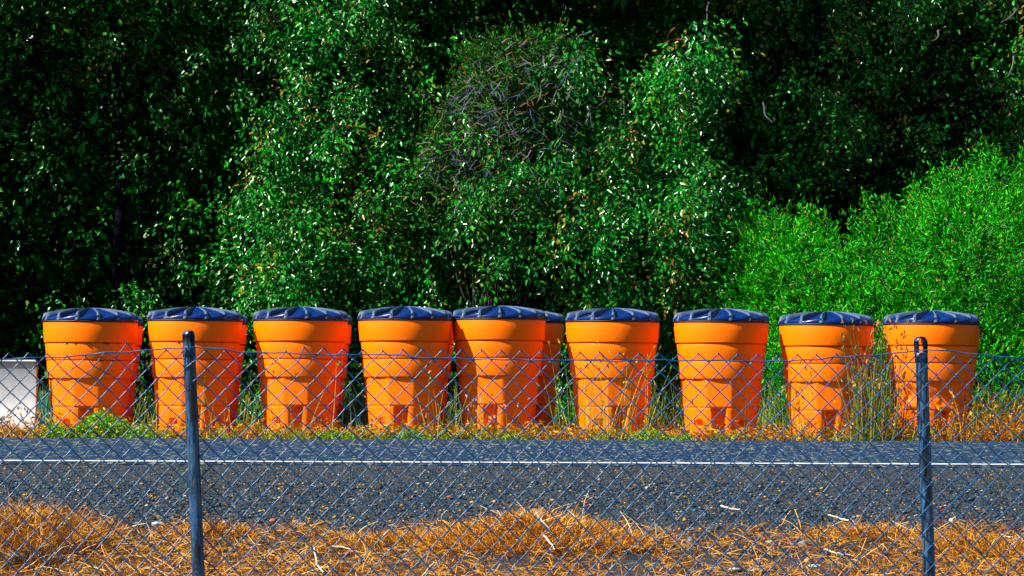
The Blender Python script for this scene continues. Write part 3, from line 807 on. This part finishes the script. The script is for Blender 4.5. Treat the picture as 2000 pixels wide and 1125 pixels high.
# ------------------------------------------------------------------ straw and dry grass, foreground
STRAW = [(.40, .15, .001), (.52, .24, .002), (.14, .035, .001), (.58, .32, .03), (.6, .5, .3)]
STW = [.40, .20, .32, .06, .02]
def straw_mask(x, y):
    px = 1000 + x * FPX / y
    edge = 16.40 + .30 * fbm(px, y * 0, 130, 4) + .42 * np.exp(-((px - 1050) / 110) ** 2) + .38 * np.exp(-((px - 60) / 130) ** 2) + .1 * np.exp(-((px - 400) / 60) ** 2) + .1 * np.exp(-((px - 1790) / 200) ** 2)
    f = np.clip((edge - y) / .55 + .35 * fbm(px, y * 200, 40, 21), 0, 1)
    patch = fbm(px, (y - 15) * 260, 80, 12)
    bare = np.where((px > 1180) & (px < 1650), .55, np.where((px > 480) & (px < 850), .25, .0))
    return f * np.clip(1.0 - bare + patch * .8, .05, 1)
def field(n, ylo=14.2, yhi=17.3):
    y = rng.uniform(ylo, yhi, n); x = rng.uniform(-1.1, 1.1, n) * y / 6
    k = rng.random(n) < straw_mask(x, y); return x[k], y[k]
parts = []
x, y = field(30000); n = len(x)
V, F, T, _ = ribbons(np.stack([x, y, gz(x, y) + rng.uniform(0, .03, n)], 1), np.stack([rng.normal(size=n), rng.normal(size=n) * .8, rng.uniform(-.05, .5, n)], 1), rng.uniform(.04, .16, n), rng.uniform(.0016, .0036, n), 3, .4, pick(STRAW, n, .25, STW), taper=.4, curl=.25)
parts.append((V, F, T))
x, y = field(17000); n = len(x)
V, F, T, _ = ribbons(np.stack([x, y, gz(x, y)], 1), np.stack([rng.normal(size=n) * .6, rng.normal(size=n) * .6, np.ones(n)], 1), rng.uniform(.02, .065, n), rng.uniform(.003, .006, n), 3, .8, pick(STRAW[:4], n, .25, [.4, .2, .35, .05]), curl=.3)
parts.append((V, F, T))
V, F, T = join(parts)
o = link('dry_grass', mesh_np('dry_grass', V, F, T), M_straw); tag(o, 'matted golden dry grass and straw between the fence and the gravel', 'grass', None, 'stuff')

def tussock(label, px, Y, rx, ry, h, n, cols, w=None, up=.6, wid=.004, lmin=.035, lmax=.10, long_n=30):
    cx = (px - 1000) * Y / FPX
    a = rng.uniform(0, 2*PI, n); r = np.sqrt(rng.random(n)) * 1.5
    x = cx + np.cos(a) * r * rx * .62; y = Y + np.sin(a) * r * ry * .62
    z = gz(x, y) + rng.random(n) * h * np.exp(-r ** 2)
    d = np.stack([np.cos(a) * .5 + rng.normal(size=n) * .6, np.sin(a) * .4 + rng.normal(size=n) * .5, up + rng.normal(size=n) * .4], 1)
    V, F, T, _ = ribbons(np.stack([x, y, z], 1), d, rng.uniform(lmin, lmax, n), wid, 3, .7, pick(cols, n, .25, w), curl=.35)
    m = long_n; x = cx + rng.normal(size=m) * rx * .5; y = Y + rng.normal(size=m) * ry * .3
    V2, F2, T2, _ = ribbons(np.stack([x, y, gz(x, y)], 1), np.stack([rng.normal(size=m) * .8, rng.normal(size=m) * .3, np.ones(m) * .7], 1), rng.uniform(.08, .24, m), .0036, 4, .5, pick([(.55, .32, .05), (.6, .5, .3), (.42, .17, .01)], m), taper=.5, curl=.2)
    V, F, T = join([(V, F, T), (V2, F2, T2)])
    base = np.array([cx, Y, float(gz(cx, Y))])
    o = link('grass_tussock', mesh_np('grass_tussock', V - base, F, T), M_straw, None, base)
    return tag(o, label, 'grass tussock')
tussock('large golden orange dry grass mound at the bottom centre', 1050, 15.35, .62, .42, .05, 16000, [(.54, .22, .002), (.40, .13, .001), (.70, .36, .015), (.07, .02, .002)], [.38, .27, .12, .23], long_n=110)
tussock('shaggy straw mound in the bottom left corner', 50, 15.3, .45, .40, .06, 8000, STRAW, STW, long_n=60, lmax=.2)
tussock('low dark scrubby tuft within the straw at the bottom left corner', 70, 14.75, .16, .12, .08, 2500, [(.03, .02, .015), (.08, .04, .01), (.2, .08, .01)], None, long_n=10)
tussock('small dry tuft in front of the left fence post', 420, 15.8, .22, .18, .05, 2200, STRAW, STW, long_n=18)
tussock('straggly straw tuft left of the centre mound', 740, 15.6, .3, .2, .03, 2200, STRAW, STW, long_n=26)
tussock('matted straw tuft right of the right fence post', 1900, 15.5, .35, .3, .05, 4500, STRAW, STW, long_n=40)
tussock('matted straw tuft just left of the right fence post', 1700, 15.8, .35, .2, .04, 3500, STRAW, STW, long_n=30)

def stick(label, pxs, r0, r1, col, lift=.03, name='twig', cat='twig', fork=None):
    pts = []
    for (px, py, up) in pxs:
        Y = 15.5
        for _ in range(40):
            p = at(px, py, Y); Y += (p.z - up - float(gz(p.x, Y))) * 3
        p = at(px, py, Y); pts.append(np.array(p))
    base = pts[0].copy()
    P = np.array(pts) - base; t = np.linspace(0, len(P) - 1, len(P) * 4); Q = np.stack([np.interp(t, np.arange(len(P)), P[:, k]) for k in range(3)], 1)
    Q[1:-1] += rng.normal(size=Q[1:-1].shape) * .002
    parts = [tube(Q, np.linspace(r0, r1, len(Q)), 6)]
    for f in (fork or []):
        pf = []
        for (px, py, up) in f:
            p = at(px, py, float(base[1]) + (up)); pf.append(np.array(p) - base)
        pf = np.array(pf); parts.append(tube(pf, np.linspace(r0 * .7, r1 * .7, len(pf)), 5))
    V, F, _ = join(parts)
    o = link(name, mesh_np(name, V, F, np.tile(col, (len(V), 1)), smooth=True), M_twig, None, base)
    return tag(o, label, cat)
stick('dark forked dead branch lying over the straw at lower left', [(85, 1118, .02), (110, 1092, .03), (152, 1074, .04), (190, 1060, .05), (215, 1040, .07), (243, 1000, .08)], .009, .003, (.02, .015, .02), fork=[[(152, 1074, 0), (140, 1055, 0), (136, 1030, 0), (141, 1010, 0)], [(190, 1060, 0), (205, 1052, 0), (228, 1010, 0), (248, 985, 0)]], name='dead_branch', cat='branch')
stick('short white twig on the gravel left of the right fence post', [(1618, 1006, .02), (1632, 1010, .02), (1658, 1017, .02)], .0042, .004, (.5, .44, .34))
stick('pinkish white twig on the gravel right of the golden mound', [(1408, 988, .02), (1425, 993, .02), (1450, 995, .02)], .0042, .002, (.7, .55, .45))
stick('long pale twig in the straw below the short white twig', [(1610, 1073, .03), (1635, 1080, .03), (1668, 1086, .02)], .0042, .002, (.5, .44, .34))
stick('crooked bleached stalk in the straw left of the golden mound', [(614, 1070, .05), (618, 1100, .05), (632, 1118, .04)], .0042, .004, (.5, .44, .34))
stick('bleached arching stalk above the crooked stalk', [(650, 1067, .05), (672, 1069, .05), (700, 1078, .03)], .0042, .002, (.5, .44, .34))
stick('white straw stalk lying at the top of the golden mound', [(1046, 1000, .12), (1060, 1018, .08), (1074, 1034, .05)], .005, .003, (.5, .44, .34))
stick('pale stalk on the lower part of the golden mound', [(1062, 1046, .06), (1076, 1060, .06), (1084, 1073, .06)], .005, .003, (.5, .44, .34))
stick('thin white stem pointing up right from the straw beside the left post', [(215, 1032, .05), (228, 1010, .12), (247, 985, .2)], .003, .002, (.6, .6, .6))
stick('pale twig at the right end of the gravel', [(1950, 1044, .03), (1975, 1049, .03), (1996, 1052, .02)], .004, .002, (.7, .72, .75))

# ------------------------------------------------------------------ chain link fence
FY = 12.0
k_m = FY / FPX            # metres per photo pixel on the fence plane
fence = empty('chain_link_fence', (0, FY, -.66), 0, 'sagging blue-grey galvanised chain link fence across the foreground with two posts', 'fence')
fb = np.array([0, FY, -.66])
PEAKX = np.array([-60, 33, 74, 115, 160, 198, 242, 280, 320, 360, 398, 440, 482, 525, 565, 604, 641, 679, 717, 757, 796, 835, 875, 912, 951, 989, 1027, 1066, 1103, 1141, 1180, 1217, 1255, 1294, 1333, 1371, 1410, 1447, 1486, 1524, 1562, 1600, 1638, 1677, 1715, 1752, 1790, 1828, 1866, 1903, 1943, 1985, 2060])
PEAKY = np.array([690, 690, 690, 692, 696, 690, 668, 681, 684, 681, 684, 684, 687, 689, 680, 677, 680, 682, 684, 684, 684, 682, 682, 683, 685, 685, 685, 685, 687, 688, 689, 690, 689, 691, 692, 691, 692, 691, 693, 693, 693, 693, 692, 697, 696, 695, 695, 697, 696, 696, 698, 702, 702])
LEAN = 19.0 / 475
CW, CH = 38.5, 37.6
def warp(u, v):
    """u = half-cell column index, v = half-cell row (0 = top joint below the peaks); returns px, py"""
    px = -60 + u * CW / 2
    top = float(np.interp(px, PEAKX, PEAKY)) if v < 3 else float(np.interp(px, [0, 250, 360, 800, 1500, 1800, 2000], [690, 684, 681, 684, 692, 695, 701]))
    if v < 3: 
        flat = float(np.interp(px, [0, 250, 360, 800, 1500, 1800, 2000], [690, 684, 681, 684, 692, 695, 701]))
        top = flat + (top - flat) * (1 - v / 3)
    py = top + v * (CH / 2) * (1 + .0016 * v)
    px = px + (py - 690) * LEAN + 0.9 * mnoise.noise(Vector((u * .35, v * .35, 2))) * 2.2
    py = py + mnoise.noise(Vector((u * .3, v * .3, 8))) * 2.6
    for (cx, cy, dx, dy, s) in [(205, 705, -9, 8, 24), (565, 700, 8, 10, 20), (1715, 735, 9, -3, 18), (150, 720, -4, 3, 40), (350, 735, -6, 3, 18)]:
        w = math.exp(-((px - cx) ** 2 + (py - cy) ** 2) / s ** 2)
        px += dx * w; py += dy * w
    bul = .05 * math.sin(px / 2000 * 5.1 + .6) * min(1, v / 12) + .012 * mnoise.noise(Vector((u * .15, v * .15, 4)))
    return px, py, bul
NU = int(2180 / (CW / 2)); NV = 33
wr = .0024
for i in range(NU):
    pts = []
    # picket i zigzags between columns i and i+1; joints in column u sit at rows with v+u even
    v = 0; c = i if (i % 2 == 0) else i + 1
    if c % 2: c ^= 1
    seq = []
    # start at the peak on the even column
    cur = i if i % 2 == 0 else i + 1; other = i + 1 if cur == i else i
    for v in range(NV):
        seq.append((cur, v)); cur, other = other, cur
    for s_, (u, v) in enumerate(seq):
        px, py, bul = warp(u, v)
        side = 1 if u == i + 1 else -1          # bend on right or left of this picket
        yo = bul + (.0028 if side > 0 else -.0028) * (1 if (v % 2) else 1)
        p = np.array(at(px, py, FY + yo))
        pts.append(p)
    pts = np.array(pts)
    Q = []
    for a in range(len(pts)):
        if a > 0:
            d = pts[a] - pts[a-1]; Q.append(pts[a] - d * .16 + np.array([0, -.0008, 0]))
        over = np.array([.0022 if seq[a][0] == i + 1 else -.0022, 0, 0])
        Q.append(pts[a] + over)
        if a < len(pts) - 1:
            d = pts[a+1] - pts[a]; Q.append(pts[a] + d * .16 + np.array([0, .0008, 0])); Q.append(pts[a] + d * .5 + np.array([0, -.002 if a % 2 else .002, 0]))
    # knuckle: short twisted tail at the peak
    if i % 2: Q = [Q[0] + np.array([-.008, .003, -.006]), Q[0] + np.array([-.003, .003, .003])] + Q
    else: Q = [Q[0] + np.array([.001, -.003, .004])] + Q
    V, F = tube(np.array(Q) - fb, wr, 6)
    link('wire', mesh_np('wire', V, F, smooth=True), M_wire, fence)
# top tension wire
TX = [-80, 0, 60, 130, 200, 280, 340, 364, 380, 420, 480, 560, 620, 690, 750, 830, 900, 1000, 1100, 1200, 1300, 1400, 1500, 1560, 1640, 1700, 1760, 1795, 1830, 1860, 1900, 1950, 2000, 2080]
TY = [702, 702, 699, 697, 690, 685, 680, 679, 678, 681, 688, 690, 692, 693, 692, 699, 700, 703, 703, 706, 703, 705, 706, 704, 697, 695, 688, 684, 684, 686, 692, 695, 701, 704]
tx = np.linspace(-80, 2080, 260); ty = np.interp(tx, TX, TY) + np.sin(tx / 9.0) * .5 + np.array([mnoise.noise(Vector((a / 45, 3, 1))) * 2.4 for a in tx])
P = at_np(tx, ty, FY - .006 + .006 * np.sin(tx / 38.5 * PI))
V, F = tube(P - fb, .0027, 6); link('tension_wire', mesh_np('tension_wire', V, F, smooth=True), M_wire, fence)
# loose wire bits
for pts in [[(1831, 698, -.01), (1820, 697, -.012), (1812, 700, -.012)], [(1822, 732, -.01), (1828, 727, -.012), (1834, 735, -.01), (1836, 729, -.012)], [(336, 731, -.01), (341, 738, -.014), (350, 737, -.014), (362, 733, -.012)], [(330, 690, -.01), (336, 680, -.01), (345, 684, -.012)]]:
    P = np.array([at(a, b_, FY + c_) for a, b_, c_ in pts]); V, F = tube(P - fb, .0014, 5)
    link('tie_wire', mesh_np('tie_wire', V, F, smooth=True), M_wire, fence)

def post(x_top, y_top, x_bot, capw, caph, turn):
    p0 = at(x_top, y_top, FY + .032); p1 = at(x_bot, 1125, FY + .032)
    ax = (p1 - p0).normalized(); L = (p0.z + .72) / -ax.z
    Q = [p0, p0 + ax * .006]
    n = 14
    for k in range(1, n + 1): Q.append(p0 + ax * L * k / n)
    P = np.array([tuple(q) for q in Q]); rr = np.array([.0225, .0245] + [.0245] * n)
    base = P[-1]
    pe = link('fence_post', None, None, fence)
    V, F = tube(P, rr, 24)
    bpy.data.objects.remove(pe)
    me = mesh_np('fence_post', V - fb, F, smooth=True); pe = link('fence_post', me, M_post, fence)
    # sleeve of the loop cap
    Vs, Fs = tube(np.array([tuple(p0 + ax * d) for d in (-.004, .0, .034, .036)]), [.022, .0262, .0262, .0245], 24)
    # loop: strap bent into an inverted U
    w = capw * k_m / 2; H = caph * k_m; th = .0045; depth = .016
    prof = [(-w, -.004)] + [(-w, H - w)] + [(w * math.sin(a), H - w + w * math.cos(a)) for a in np.linspace(-PI/2, PI/2, 13)] + [(w, H - w), (w, -.004)]
    inner = [(-w + th, -.004)] + [(-w + th, H - w)] + [((w - th) * math.sin(a), H - w + (w - th) * math.cos(a)) for a in np.linspace(-PI/2, PI/2, 13)] + [(w - th, H - w), (w - th, -.004)]
    ct, st = math.cos(turn), math.sin(turn); tilt = math.atan(LEAN)
    Vc = []
    for (a, b_) in zip(prof, inner):
        for (q, yy) in ((a, -depth), (a, 0), (a, depth), (b_, depth), (b_, -depth)):
            bump_ = 1.0
            x = q[0]; z = q[1]
            if yy == 0: z += .0; x *= .93
            X = x * ct - yy * st; Y_ = x * st + yy * ct
            Vc.append((p0.x + X - z * math.tan(tilt), p0.y + Y_, p0.z + z))
    K = 5; m = len(prof); Fc = []
    for a in range(m - 1):
        for b_ in range(K): Fc.append([a*K + b_, a*K + (b_+1) % K, (a+1)*K + (b_+1) % K, (a+1)*K + b_])
    V, F, _ = join([(Vs, Fs), (np.array(Vc), np.array(Fc))])
    link('loop_cap', mesh_np('loop_cap', V - fb, F, smooth=False), M_post, pe)
post(369, 679, 388, 18.5, 34, R(50))
post(1799, 690, 1815, 22, 33, R(24))
